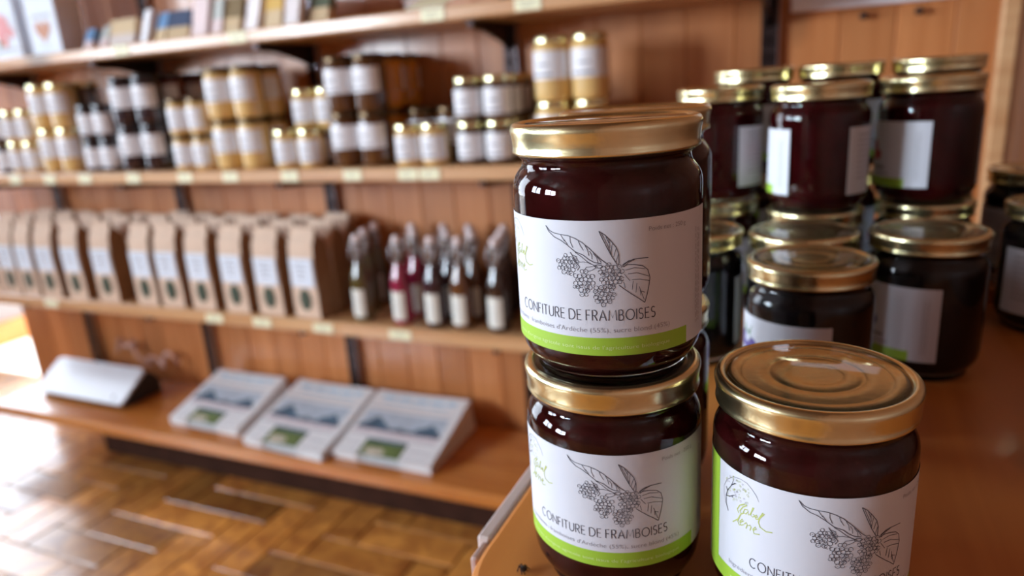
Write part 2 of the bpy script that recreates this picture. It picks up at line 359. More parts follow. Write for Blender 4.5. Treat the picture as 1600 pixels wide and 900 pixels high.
# ================================================================== JARS ON THE SHELF
def arc_patch(mb, R, a0, a1, z0, z1, mi=0, n=14, off=0, thick=.00012):
    vs = []; fs = []
    for i in range(n+1):
        a = a0+(a1-a0)*i/n
        for zz in (z0, z1): vs.append(((R+off)*math.sin(a), -(R+off)*math.cos(a), zz))
    for i in range(n): fs.append((2*i, 2*i+2, 2*i+3, 2*i+1))
    mb.add(vs, fs, mi, True)
def shelf_jar(big, body, lid, lidname, R=None):
    R, Hh = (.034, .113) if big else (.0283, .0835)
    t = thing('honey_jar' if big else 'small_jar', None, None)
    lh = .0125
    mb = MB(); mb.lathe([(0, .0015), (R*.75, .0), (R*.88, .001), (R*.97, .005), (R, .010), (R, Hh-.028), (R*.985, Hh-.022), (R*.93, Hh-.0165), (R*.89, Hh-.0145), (R*.89, Hh-lh+.001), (0, Hh-lh+.001)], 28)
    mb.build('filled_glass', body, t)
    mb = MB(); rl = R*.94
    mb.lathe([(rl*.9, Hh-lh), (rl, Hh-lh), (rl*1.01, Hh-lh+.001), (rl, Hh-.002), (rl*.96, Hh-.0004), (rl*.9, Hh), (rl*.84, Hh-.001), (0, Hh-.001)], 28)
    mb.build('lid', lid, t)
    mb = MB(); z0, z1 = (.038, .087) if big else (.012, .060)
    arc_patch(mb, R, -1.5, 1.45, z0, z1, 0, 16, .0002)
    arc_patch(mb, R, -.7, .5, z0+.006, z0+.010, 1, 8, .0003); arc_patch(mb, R, -.35, .35, z0+.024, z0+.027, 1, 6, .0003)
    mb.build('label', [M_shelfpaper, M_greyink], t)
    return t
PR = {}
def place_jar(key, x, y, z, rz, label, group, cat='jar'):
    big, body, lid = key
    if key not in PR:
        o = PR[key] = shelf_jar(big, body, lid, '')
    else: o = copy_tree(PR[key])
    o.location = (x, y, z); o.rotation_euler = (0, 0, rz); tag(o, label, cat, group)
stacks = [  # x of the columns, big?, contents, lid, levels, rows, description, where
    ((-2.065,), 0, M_darkjam, M_goldk, 2, 1, 'small dark jam jar', 'at the shelf end', 0),
    ((-2.005, -1.944), 0, M_honey, M_gold, 2, 2, 'small gold-lidded jar', 'leftmost gold-lidded stack', 0),
    ((-1.871, -1.799), 1, M_honey, M_gold, 2, 2, 'big gold-lidded honey jar', 'left end stack', 1),
    ((-1.706, -1.647), 0, M_darkjam, M_black, 2, 3, 'small black-lidded jar', 'left of tall black-lidded ones', 0),
    ((-1.572, -1.492), 1, M_darkjam, M_black, 2, 3, 'big black-lidded dark jar', 'tall black-lidded stack', 0),
    ((-1.396, -1.335), 0, M_honey, M_goldk, 2, 2, 'small cream honey jar', 'right of tall black-lidded ones', 0),
    ((-1.263, -1.186), 1, M_honey, M_goldk, 2, 2, 'big honey jar, dark lid', 'stack left of the pyramid', 0),
    ((-.932, -.861), 1, M_amber, M_goldk, 2, 3, 'big dark amber honey jar', 'tall amber stack', 1),
    ((-.634, -.573), 0, M_brownjam, M_gold, 2, 3, 'small gold-lidded brown jar', 'stack left of tall pair', 0),
    ((-.463, -.389), 1, M_honey, M_gold, 2, 1, 'big gold-lidded honey jar', 'tall pair behind sharp jar', 0),
]
rows_w = ['front row', 'second row', 'back row']
for xs, big, body, lid, lev, rows, what, where, mixed in stacks:
    R, Hh = (.034, .113) if big else (.0283, .0835)
    for r in range(rows):
        for l in range(lev):
            for c, x in enumerate(xs):
                b = body
                if r and mixed: b = M_brownjam if body is M_honey else M_amberglow
                if r and body is M_darkjam and big and c: b = M_redjam
                side = '' if len(xs) == 1 else (' left', ' right')[c]
                place_jar((big, b, lid), x+random.uniform(-.0012, .0012), SF+.010+R+r*(2*R+.0015), Z2+.0002+l*(Hh-.0008), random.uniform(-.25, .1)+(PI if (r and mixed) else 0),
                          '%s, %s%s, %s, %s' % (what, ('lower', 'upper')[l], side, rows_w[r], where), what+'s, '+where)
# pyramid of small jars, two single small jars, dark tall ones behind them
for c, x in enumerate((-1.092, -1.026)):
    place_jar((0, M_honey, M_gold), x, SF+.0385, Z2+.0002, -.1, 'small gold-lidded honey jar, bottom %s of the small pyramid' % ('left', 'right')[c], 'small jars in the pyramid')
    place_jar((0, M_brownjam, M_gold), x, SF+.0385+.0585, Z2+.0002, -.1, 'small gold-lidded jar behind the bottom %s jar of the pyramid' % ('left', 'right')[c], 'small jars in the pyramid')
for c, x in enumerate((-1.050, -.987)):
    place_jar((0, M_honey, M_gold), x, SF+.0385+.0285, Z2+.0835, -.1, 'small gold-lidded jar standing across the gaps, upper %s of the small pyramid' % ('left', 'right')[c], 'small jars in the pyramid')
for c, x in enumerate((-.779, -.718)):
    place_jar((0, M_honey, M_gold), x, SF+.0385, Z2+.0002, -.1, 'small gold-lidded jar standing alone on the shelf, %s of two' % ('left', 'right')[c], 'single small gold-lidded jars')
for c, x in enumerate((-.782, -.710)):
    place_jar((1, M_amber, M_goldk), x, SF+.106, Z2+.0002, -.1, 'big dark amber jar standing behind the %s single small jar' % ('left', 'right')[c], 'dark jars behind the single small jars')
for c in (0, 1):
    place_jar((1, M_brownjam, M_goldk), -.500+.075*c, SF+.112, Z2+.0002, 0, 'big brown jar, lower tier, behind the tall gold-lidded pair, %s' % ('left', 'right')[c], 'brown jars behind the tall pair')

# ================================================================== KRAFT BAGS
def make_bag():
    t = thing('kraft_bag', None, None)
    mb = MB(); w_, d_, h_ = .0365, .030, .212
    secs = [(0, 1, 1), (.004, 1.02, 1.03), (.06, 1.02, 1.04), (.13, 1.0, .98), (.172, .99, .80), (.190, .98, .34), (.203, .97, .12), (.212, .97, .10)]
    rings = []
    for z, a, b in secs:
        X, Y = w_*a, d_*b; yc = d_*(1-b)*-.35
        rings.append([(-X, yc-Y, z), (0, yc-Y*1.03, z), (X, yc-Y, z), (X*.985 if z > .02 and z < .19 else X, yc, z), (X, yc+Y, z), (0, yc+Y*1.03, z), (-X, yc+Y, z), (-X*.985 if z > .02 and z < .19 else -X, yc, z)])
    vs = [q for r in rings for q in r]; n = 8
    for i in range(len(rings)-1):
        for k in range(n):
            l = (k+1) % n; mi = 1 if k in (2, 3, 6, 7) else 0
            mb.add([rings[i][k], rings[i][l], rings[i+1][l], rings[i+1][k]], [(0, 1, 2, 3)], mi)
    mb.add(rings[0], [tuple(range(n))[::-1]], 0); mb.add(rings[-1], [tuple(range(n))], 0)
    mb.build('paper_body', [M_kraft, M_kraftshade], t)
    mb = MB(); mb.box(-w_*.9, w_*.9, -.0075, -.0055, .196, .2125); o = mb.build('fold_clip', M_kraft, t); o.location = (0, .0055, 0)
    mb = MB(); yy = -d_*1.078
    mb.box(-.033, .033, yy-.0009, yy, .076, .143, 0)
    for q in range(4): mb.box(-.02+.002*q, .018-.003*q, yy-.0012, yy-.0009, .128-.011*q, .1305-.011*q, 1)
    mb.build('label', [M_baglabel, M_greyink], t)
    mb = MB(); n = 24; yy = -d_*1.12
    vs = [(.0165*math.cos(2*PI*k/n), yy, .045+.026*math.sin(2*PI*k/n)) for k in range(n)]+[(.0165*math.cos(2*PI*k/n), yy+.0022, .045+.026*math.sin(2*PI*k/n)) for k in range(n)]
    mb.add(vs, [tuple(range(n))]+[(k, n+k, n+(k+1) % n, (k+1) % n) for k in range(n)]); mb.build('oval_window', M_window, t)
    return t
bag0 = None
ordn = ['twelfth', 'eleventh', 'tenth', 'ninth', 'eighth', 'seventh', 'sixth', 'fifth', 'fourth', 'third', 'second', 'first']
bx = [-2.235, -2.155, -2.073, -1.984, -1.874, -1.752, -1.606, -1.514, -1.407, -1.297, -1.191, -1.083]
for i, x in enumerate(bx):
    for r in range(3):
        if i == 4 and r == 0: pass
        o = make_bag() if bag0 is None else copy_tree(bag0)
        bag0 = bag0 or o
        rx = x+(random.uniform(-.004, .004) if r else 0)
        o.location = (rx, SF+.012+.0325+r*.0645, Z3+.0002); o.rotation_euler = (0, 0, random.uniform(-.05, .03)*(1 if r == 0 else .4))
        o.scale = (1, 1, random.uniform(.99, 1.02) if r == 0 else random.uniform(1.0, 1.05))
        tag(o, 'brown kraft paper bag, white label, %s one counted leftward from the bottles, %s' % (ordn[i], rows_w[r]), 'paper bag', 'kraft bags on the lowest shelf')

# ================================================================== BOTTLES
def make_bottle(m):
    t = thing('swing_top_bottle', None, None)
    mb = MB(); R = .0235
    mb.lathe([(0, .001), (R*.85, 0), (R*.98, .003), (R, .008), (R, .088), (R*.97, .098), (R*.85, .110), (R*.66, .124), (R*.52, .137)], 28); mb.build('filled_glass', m, t)
    mb = MB(); mb.lathe([(R*.52, .137), (R*.47, .150), (R*.45, .166), (R*.54, .168), (R*.56, .174), (R*.46, .177), (R*.46, .180), (0, .180)], 24); mb.build('neck', M_bottop, t)
    mb = MB(); mb.lathe([(0, .1803), (.0085, .1803), (.0105, .183), (.0108, .189), (.0095, .195), (.006, .198), (0, .199)], 24); mb.build('stopper', M_porc, t)
    mb = MB()
    for s in (-1, 1):
        mb.tube([(s*.0113, 0, .188), (s*.0145, -.004, .180), (s*.0155, -.010, .168), (s*.0145, -.013, .154), (s*.012, -.0145, .146)], .0011, 6)
        mb.tube([(s*.0125, 0, .170), (s*.016, -.008, .160), (s*.0145, -.013, .154)], .0011, 6)
    mb.tube([(-.012, -.0145, .146), (0, -.0165, .143), (.012, -.0145, .146)], .0011, 6)
    mb.tube([(.0125*math.cos(2*PI*k/16), .0125*math.sin(2*PI*k/16), .171) for k in range(16)], .0011, 6, closed=True)
    mb.build('wire_bail', M_wire, t)
    mb = MB(); arc_patch(mb, R, -1.0, 1.0, .012, .076, 0, 12, .0002)
    for q in range(5): arc_patch(mb, R, -.55, .55-.1*(q % 2), .022+.009*q, .024+.009*q, 1, 6, .0003)
    mb.build('label', [M_cream, M_ngrey], t)
    return t
bots = [(-.942, 0, 'olive', 'first'), (-.837, 1, 'magenta red', 'second'), (-.753, 2, 'dark purple', 'third'), (-.688, 3, 'amber brown', 'fourth'), (-.603, 4, 'dark brown', 'fifth'), (-.520, 2, 'dark purple', 'sixth')]
BP = {}
def place_bottle(i, x, y, rz, label):
    o = copy_tree(BP[i]) if i in BP else make_bottle(BOT[i])
    BP.setdefault(i, o); o.location = (x, y, Z3+.0002); o.rotation_euler = (0, 0, rz); tag(o, label, 'bottle', 'swing-top syrup bottles')
for x, i, cn, nn in bots:
    place_bottle(i, x, SF+.040, -.28, 'swing-top bottle of %s syrup, cream label, front row, %s from the bags' % (cn, nn))
    place_bottle(i, x+{'first': -.022, 'fourth': .002, 'fifth': -.016, 'sixth': -.022}.get(nn, .006), SF+.101, -.15, 'swing-top bottle of %s syrup, middle row behind the %s front bottle' % (cn, nn))
    place_bottle(i, x-.035, SF+.165, -.15, 'swing-top bottle of %s syrup, back row behind the %s front bottle' % (cn, nn))

# ================================================================== UPPER SHELF: CARTONS AND PACKETS
def carton(x0, x1, h, label, design):
    t = thing('carton', label, 'carton', ((x0+x1)/2, SF+.055, Z1+.0003), group=None)
    w_ = (x1-x0)/2; mb = MB(); mb.bbox(-w_, w_, -.035, .035, 0, h, .0015); mb.build('box', M_baglabel, t)
    mb = MB(); y = -.0354
    if design == 'heart':
        mb.box(-.034, .034, y-.0003, y, .084, .092, 1)
        n = 20; pts = []
        for k in range(n):
            a = 2*PI*k/n; pts.append((.0018*16*math.sin(a)**3, .0018*(13*math.cos(a)-5*math.cos(2*a)-2*math.cos(3*a)-math.cos(4*a))+.055))
        mb.add([(a, y-.0004, b) for a, b in pts], [tuple(range(n))[::-1]], 0)
        mb.box(-.028, .028, y-.0003, y, .018, .0195, 1)
    else:
        for cx, cz, rr, mi in ((-.018, .088, .024, 2), (.004, .078, .026, 2), (-.008, .062, .02, 2), (.03, .06, .013, 2), (.002, .04, .012, 3), (-.02, .036, .008, 4)):
            n = 16; mb.add([(cx+rr*math.cos(2*PI*k/n), y-.0003-.00004*rr*1000, cz+rr*math.sin(2*PI*k/n)) for k in range(n)], [tuple(range(n))], mi)
        mb.box(-w_+.004, w_-.004, y-.0003, y, .018, .024, 1)
    mb.build('printed_picture', [M_ntan if 0 else mat('print_terracotta', (.55, .25, .14), .6), M_ngrey, mat('print_rose', (.80, .33, .33), .6), mat('print_coral', (.8, .25, .2), .6), M_ngreen], t)
carton(-1.988, -1.872, .26, 'white carton with pink and red fruit picture at the left end of highest shelf', 'fruit')
carton(-1.832, -1.722, .27, 'white carton with small brown heart print on the highest shelf', 'heart')
mp_ = lambda n, c: mat(n, c, .55, noise=.06)
C_pink, C_blue, C_navy, C_beige, C_white, C_olive, C_grey, C_yel, C_pale, C_dkg, C_sand = (mp_('pack_pink', (.78, .62, .60)), mp_('pack_blue', (.16, .32, .55)), mp_('pack_navy', (.06, .09, .17)),
    mp_('pack_beige', (.70, .60, .54)), mp_('pack_white', (.92, .93, .95)), mp_('pack_olive', (.26, .18, .08)), mp_('pack_grey', (.50, .52, .48)), mp_('pack_yellow', (.72, .45, .10)), mp_('pack_pale', (.85, .78, .76)), mp_('pack_green', (.10, .12, .07)), mp_('pack_sand', (.70, .52, .30)))
def packet(x, w_, h, th, lean, yaw, m1, m2, label, dy=.03):
    t = thing('soap_packet', label, 'packet', (x, SF+dy, Z1+.0006), yaw, 'small paper-wrapped packets on the highest shelf')
    M = Matrix.Rotation(-lean, 4, 'X'); mb = MB(); mb.bbox(-w_/2, w_/2, 0, th, .001, h, .002, 0, M); mb.build('packet_body', m1, t)
    mb = MB(); mb.bbox(-w_/2-.0006, w_/2+.0006, -.0008, th+.0008, h*.42, h*.97, .0006, 0, M); mb.build('paper_band', m2, t)
# lean tips the top back (towards the wall)
packet(-1.655, .045, .055, .018, .45, -.3, C_pink, C_blue, 'small pink packet with blue band leaning beside the heart carton')
packet(-1.600, .040, .058, .016, .45, -.3, C_pink, C_grey, 'small pink packet between the blue-banded and the beige packet')
packet(-1.535, .085, .066, .022, .35, .0, C_beige, C_sand, 'beige packet with sand-coloured band on the highest shelf')
packet(-1.462, .048, .080, .014, .35, -.45, C_white, C_white, 'bright white packet leaning beside the navy one')
packet(-1.410, .042, .070, .016, .4, -.2, C_sand, C_blue, 'tan packet with light blue band right of the white one')
packet(-1.353, .062, .070, .018, .4, .1, C_sand, C_navy, 'tan packet with navy band on the highest shelf')
packet(-1.288, .058, .088, .02, .3, -.2, C_pink, C_pink, 'plain pink packet right of the navy-banded one')
packet(-1.238, .040, .080, .02, .3, -.2, C_pink, C_grey, 'pink packet with grey band in the middle of the row')
packet(-1.192, .044, .080, .02, .35, 0, C_sand, C_olive, 'packet with dark olive band right of the grey-banded one')
packet(-1.140, .052, .095, .02, .35, -.3, C_pale, C_pale, 'pale whitish packet beside the yellow-banded one')
packet(-1.078, .050, .090, .02, .3, -.1, C_sand, C_yel, 'packet with golden yellow band on the highest shelf')
packet(-1.030, .042, .090, .02, .3, -.1, C_pale, C_pale, 'pale pinkish packet right of the yellow-banded one')
packet(-.975, .050, .080, .02, .35, 0, C_sand, C_dkg, 'packet with dark green band, rightmost of the packets', .05)
t = thing('folded_card', 'cream folded card lying near the edge of the highest shelf', 'card', (-.70, SF+.05, Z1+.0003))
mb = MB(); mb.bbox(-.042, .042, -.035, .035, 0, .002, .0006); mb.build('lower_leaf', M_shelfpaper, t)
mb = MB(); mb.bbox(-.042, .042, 0, .070, 0, .002, .0006, 0, Matrix.Translation((0, -.035, .0022)) @ Matrix.Rotation(.35, 4, 'X')); mb.build('upper_leaf', M_tag, t)

# sign and pegs on the plank wall
t = thing('wall_sign', 'white sign board on the plank wall, its lower edge just in view at top right', 'sign', (.063, WY-.001, H0+.085))
mb = MB(); M = Matrix.Rotation(.0, 4, 'Y'); mb.bbox(-.128, .128, -.014, 0, .004, .22, .002); mb.build('board', mat('sign_white', (.86, .84, .88), .6, noise=.04), t)
for x, l in ((.052, 'left'), (.136, 'right')):
    t = thing('wall_peg', 'dark wooden peg on the plank wall below the white sign, %s one' % l, 'peg', (x, WY-.0005, H0+.073), group='dark wall pegs')
    mb = MB(); mb.lathe([(0, 0), (.006, 0), (.006, .002), (.003, .004), (.003, .010), (.0055, .013), (.006, .017), (.004, .020), (0, .021)], 16)
    o = mb.build('knob', M_metal, t); o.rotation_euler = (PI/2, 0, 0)

# ================================================================== BENCH: DEVICE, CABLE, NEWSPAPERS
t = thing('display_case', 'white slanted tablet-like case with black sides on the left end of the bench', 'device', (-1.975, 1.29, ZB+.0005), -.02)
mb = MB(); prof = [(-.04, 0), (.085, 0), (.085, .040), (.065, .066), (.040, .078), (-.045, .016)]
vs = [(-.182, y, z) for y, z in prof]+[(.182, y, z) for y, z in prof]; n = len(prof)
mb.add(vs, [tuple(range(n))[::-1], tuple(range(n, 2*n))]+[(i, (i+1) % n, n+(i+1) % n, n+i) for i in range(n)]); mb.build('black_body', M_dark, t)
mb = MB(); ang = math.atan2(.062, .085); M = Matrix.Translation((0, -.056, .011)) @ Matrix.Rotation(ang, 4, 'X')
out = []
for cx, cy, a0 in ((.176, .108, 0), (-.176, .108, 90), (-.176, .016, 180), (.176, .016, 270)):
    for k in range(5): a = math.radians(a0+k*22.5); out.append((cx+.014*math.cos(a), cy+.014*math.sin(a)))
b2 = MB(); b2.prism(out, 0, .008); mb.add([M @ Vector(q) for q in b2.v], b2.f); pan = mb.build('white_panel', M_plastic, t)
mb = MB(); b2 = MB(); b2.lathe([(0, .0082), (.005, .0082), (.005, .0088), (0, .0089)], 16, cx=.145, cy=.022); mb.add([M @ Vector(q) for q in b2.v], b2.f, 0, True); mb.build('button', M_dark, pan)
mb = MB(); pts = []
for k in range(60):
    a = k/59; pts.append((-2.02+.26*a+.012*math.sin(9*a*PI), WY-.022-.010*math.sin(6*PI*a)**2, ZB+.085+.055*math.sin(7.3*a)*(1-a)+.018*math.sin(23*a)))
mb.tube(pts, .006, 8); tag(mb.build('cable', M_cable), 'tangled pinkish cable lying against the wall behind the white device', 'cable')

def news_page(mb, w_, l_, M, top=.0):
    NX, NY = 40, 46
    def mi(u, v):
        tabz = (u < .25 or u > .67)
        if .86 < v < .93 and .10 < u < .9: return 1 if int(u*40) % 7 != 3 else 0
        if .80 < v < .83 and .15 < u < .85: return 1
        if .69 < v < .76 and .06 < u < .93: return 6 if int(v*46) % 2 else 0
        if .40 < v < .67 and .05 < u < .92:
            h = .44+.15*max(0, 1-abs(u-.22)/.16)+.13*max(0, 1-abs(u-.78)/.14)+.01*math.sin(u*40)
            return 3 if v < h else 2
        if .33 < v < .40 and .06 < u < .92: return 4 if int(v*46) % 2 else 0
        if .27 < v < .33 and .06 < u < .92: return 6 if (int(v*46) % 2 and not .26 < u < .3) else 0
        if v <= .27 and not tabz: return 3 if v > .215 else 5 if (u-.40)**2/.012+(v-.08)**2/.0025 > 1 else 7
        if v <= .20 and tabz and .03 < v: return 6 if int(v*60) % 3 == 0 and (.05 < u < .22 or .7 < u < .95) else 0
        return 0
    for i in range(NX):
        for j in range(NY):
            u0, u1, v0, v1 = i/NX, (i+1)/NX, j/NY, (j+1)/NY
            q = [M(u, v) for u, v in ((u0, v0), (u1, v0), (u1, v1), (u0, v1))]
            mb.add(q, [(0, 1, 2, 3)], mi((u0+u1)/2, (v0+v1)/2))
NM = [M_news, M_nblue, M_nsky, M_nmount, M_npink, M_ngreen, M_ngrey, M_ntan]
def newspaper(w_, l_, seed):
    # folded newspaper lying along +y, thin at the front edge, thicker along the fold at the back
    rr = random.Random(seed); mb = MB()
    th = lambda v: .0055+.019*v**1.25
    wav = lambda u, v: 0 if seed else .0013*(1+math.sin(5*u+3*v))*(.3+v)
    top = lambda u, v: ((u-.5)*w_, v*l_+(.022 if (.25 < u < .67 and v == 0) else 0), th(v)+wav(u, v))
    bot = lambda u, v: ((u-.5)*w_, v*l_+(.022 if (.25 < u < .67 and v == 0) else 0), wav(u, v)*.0)
    if seed % 10 == 0: news_page(mb, w_, l_, top)
    else:
        N = 8
        for i in range(N):
            for j in range(N): mb.add([top(i/N, j/N), top((i+1)/N, j/N), top((i+1)/N, (j+1)/N), top(i/N, (j+1)/N)], [(0, 1, 2, 3)])
    N = 24
    for i in range(N):
        a, b = i/N, (i+1)/N
        mb.add([bot(a, 0), bot(b, 0), top(b, 0), top(a, 0)], [(0, 1, 2, 3)]); mb.add([bot(a, 1), bot(b, 1), top(b, 1), top(a, 1)], [(3, 2, 1, 0)])
        mb.add([bot(0, a), bot(0, b), top(0, b), top(0, a)], [(3, 2, 1, 0)]); mb.add([bot(1, a), bot(1, b), top(1, b), top(1, a)], [(0, 1, 2, 3)])
    mb.add([bot(0, 0), bot(1, 0), bot(1, 1), bot(0, 1)], [(3, 2, 1, 0)])
    return mb
piles = [((-1.452, 1.205), -.03, .245, .20, 'left pile beside the white device', 3), ((-1.163, 1.168), -.06, .25, .235, 'middle pile', 3), ((-.888, 1.185), -.0, .262, .22, 'right pile nearest the table', 3)]
for (px_, py_), yaw, w_, l_, nm, cnt in piles:
    z = ZB+.0008; tilt = .02
    for k in range(cnt):
        sd = 0 if k == cnt-1 else k+1
        o = newspaper(w_, l_, sd).build('newspaper', NM)
        o.location = (px_+random.uniform(-.003, .003), py_+random.uniform(0, .003), z)
        o.rotation_euler = (tilt, 0, yaw+random.uniform(-.02, .02))
        z += .0066; tilt += .0197/l_
        pos = ('lowest of the ', 'middle one of the ', 'topmost of the ')[k]
        tag(o, 'folded newspaper with landscape photo, '+pos+nm if k == cnt-1 else 'folded newspaper, '+pos+nm, 'newspaper', 'newspapers piled on the bench')

# ================================================================== DISPLAY TABLE
TZ = H0-.2099
tb = thing('display_table', 'orange-brown wooden table with rounded corner under the jam jars', 'table', (.07, .55, 0))
out = [(.277, .200), (.277, .95), (-.138, .95)]
for k in range(13):
    a = PI+k*PI/2/12; out.append((-.088+.05*math.cos(a), .25+.05*math.sin(a)))
out = [(x-.07, y-.55) for x, y in out]
def offs(o, e):
    cx = sum(p[0] for p in o)/len(o); cy = sum(p[1] for p in o)/len(o)
    return [(x-(e if x > cx else -e), y-(e if y > cy else -e)) for x, y in o]
mb = MB(); n = len(out); L_ = [(offs(out, .002), TZ-.028), (out, TZ-.026), (out, TZ-.003), (offs(out, .001), TZ-.0009), (offs(out, .003), TZ)]
vs = [(x, y, z) for o, z in L_ for x, y in o]
mb.add(vs, [tuple(range(n))[::-1], tuple((len(L_)-1)*n+k for k in range(n))]+[(i*n+k, i*n+(k+1) % n, (i+1)*n+(k+1) % n, (i+1)*n+k) for i in range(len(L_)-1) for k in range(n)])
mb.build('tabletop', M_table, tb)
mb = MB(); mb.bbox(-.1455-.07, -.1385-.07, .262-.55, .95-.55, TZ-.022, TZ-.0005, .0012); mb.build('edge_strip', mat('pale_edge_strip', (.62, .50, .46), .5, noise=.1), tb)
mb = MB(); mb.bbox(-.1425-.07, -.1385-.07, .248-.55, .2618-.55, TZ-.024, TZ-.002, .0012); mb.build('strip_end', mat('strip_end_wood', (.45, .30, .26), .5, noise=.1), tb)
for x in (-.10, .24):
    for y in (.25, .90):
        mb = MB(); mb.bbox(x-.07-.02, x-.07+.02, y-.55-.02, y-.55+.02, .0005, TZ-.0282, .003); mb.build('leg', M_table, tb)
mb = MB(); mb.box(-.10-.07, .24-.07, .245-.55, .262-.55, TZ-.10, TZ-.0285); mb.box(-.105-.07, -.09-.07, .272-.55, .878-.55, TZ-.10, TZ-.0285); mb.build('apron', M_table, tb)
RY0 = .70
mb = MB(); mb.bbox(-.12, .272, RY0, .93, TZ+.0003, TZ+.0135, .002)
tag(mb.build('riser_board', M_table), 'thin wooden riser board on the table under the rearmost jars', 'board')
# dried crumb
random.seed(3); t = thing('dried_crumb', 'tiny dark dried crumb lying on the table near the corner', 'crumb', (-.1135, .2445, TZ+.0003), .4)
mb = MB(); mb.lathe([(0, 0), (.0012, .0003), (.0017, .0012), (.0013, .0022), (0, .0027)], 10); mb.build('body', M_dark, t)
for k in range(9):
    a = k*2*PI/9+random.uniform(-.3, .3); r = random.uniform(.0022, .0036)
    mb = MB(); mb.tube([(0, 0, .0012), (r*.6*math.cos(a), r*.6*math.sin(a), .0018+random.uniform(-.0005, .0012)), (r*math.cos(a+.3), r*math.sin(a+.3), .0006)], [.0006, .0004, .0002], 6); mb.build('twig', M_plinth, t)

# ================================================================== JAM JARS ON THE TABLE
RJ, JH, PITCH, LH = .0366, .0985, .0966, .0115
glass_prof = [(0, .0022), (.020, .0018), (.0265, .0006), (.0288, 0), (.0302, .0008), (.0306, .0022), (.0303, .0034), (.0306, .0046), (.0322, .0062), (.0342, .0088), (.0357, .0118), (.0364, .0150), (.0366, .0185),
              (.0366, .0728), (.0365, .0748), (.0361, .0768), (.0354, .0784), (.0345, .0798), (.0337, .0809), (.0328, .0820), (.0325, .0832), (.0325, .0848), (.0334, .0856), (.0341, .0864), (.0341, .0870), (.0336, .0877), (.0330, .0884), (.0330, .0975), (.0300, .0982), (0, .0982)]
jam_prof = [(0, .0062), (.024, .0060), (.0275, .0075), (.0305, .0098), (.0330, .0128), (.0341, .0165), (.0344, .0195), (.0344, .0725), (.0342, .0750), (.0335, .0775), (.0322, .0798), (.0311, .0815), (.0307, .0835), (.0307, .0945), (0, .0945)]
mb = MB(); mb.lathe(glass_prof, 96); ME_glass = mb.mesh('jar_glass', M_glass)
def jam_mesh(m): mb = MB(); mb.lathe(jam_prof, 72); return mb.mesh('jam', m)
ME_jam = {'rasp': jam_mesh(M_rasp), 'blue': jam_mesh(M_blue), 'red': jam_mesh(M_red)}
lp = [(.0335, .0008), (.0338, 0), (.0350, -.0002), (.0358, .0003), (.0360, .0010), (.03565, .0018), (.0357, .0035), (.0360, .0062), (.03645, .0082), (.0365, .0092), (.0363, .0101), (.0356, .0110), (.0346, .0115), (.0334, .01155), (.0328, .0113), (.0323, .0106), (.0318, .0100), (.0311, .0097),
      (.0265, .0096), (.0262, .0097), (.0258, .0097), (.0215, .0096), (.0180, .0096), (.0174, .00972), (.0166, .0098), (.0156, .00975), (.0150, .0096), (.0105, .00955), (.0098, .00968), (.0090, .00975), (.0030, .00975), (0, .00975)]
mb = MB(); mb.lathe([(r, z+JH-LH) for r, z in lp], 96); ME_lid = mb.mesh('lid', M_gold)

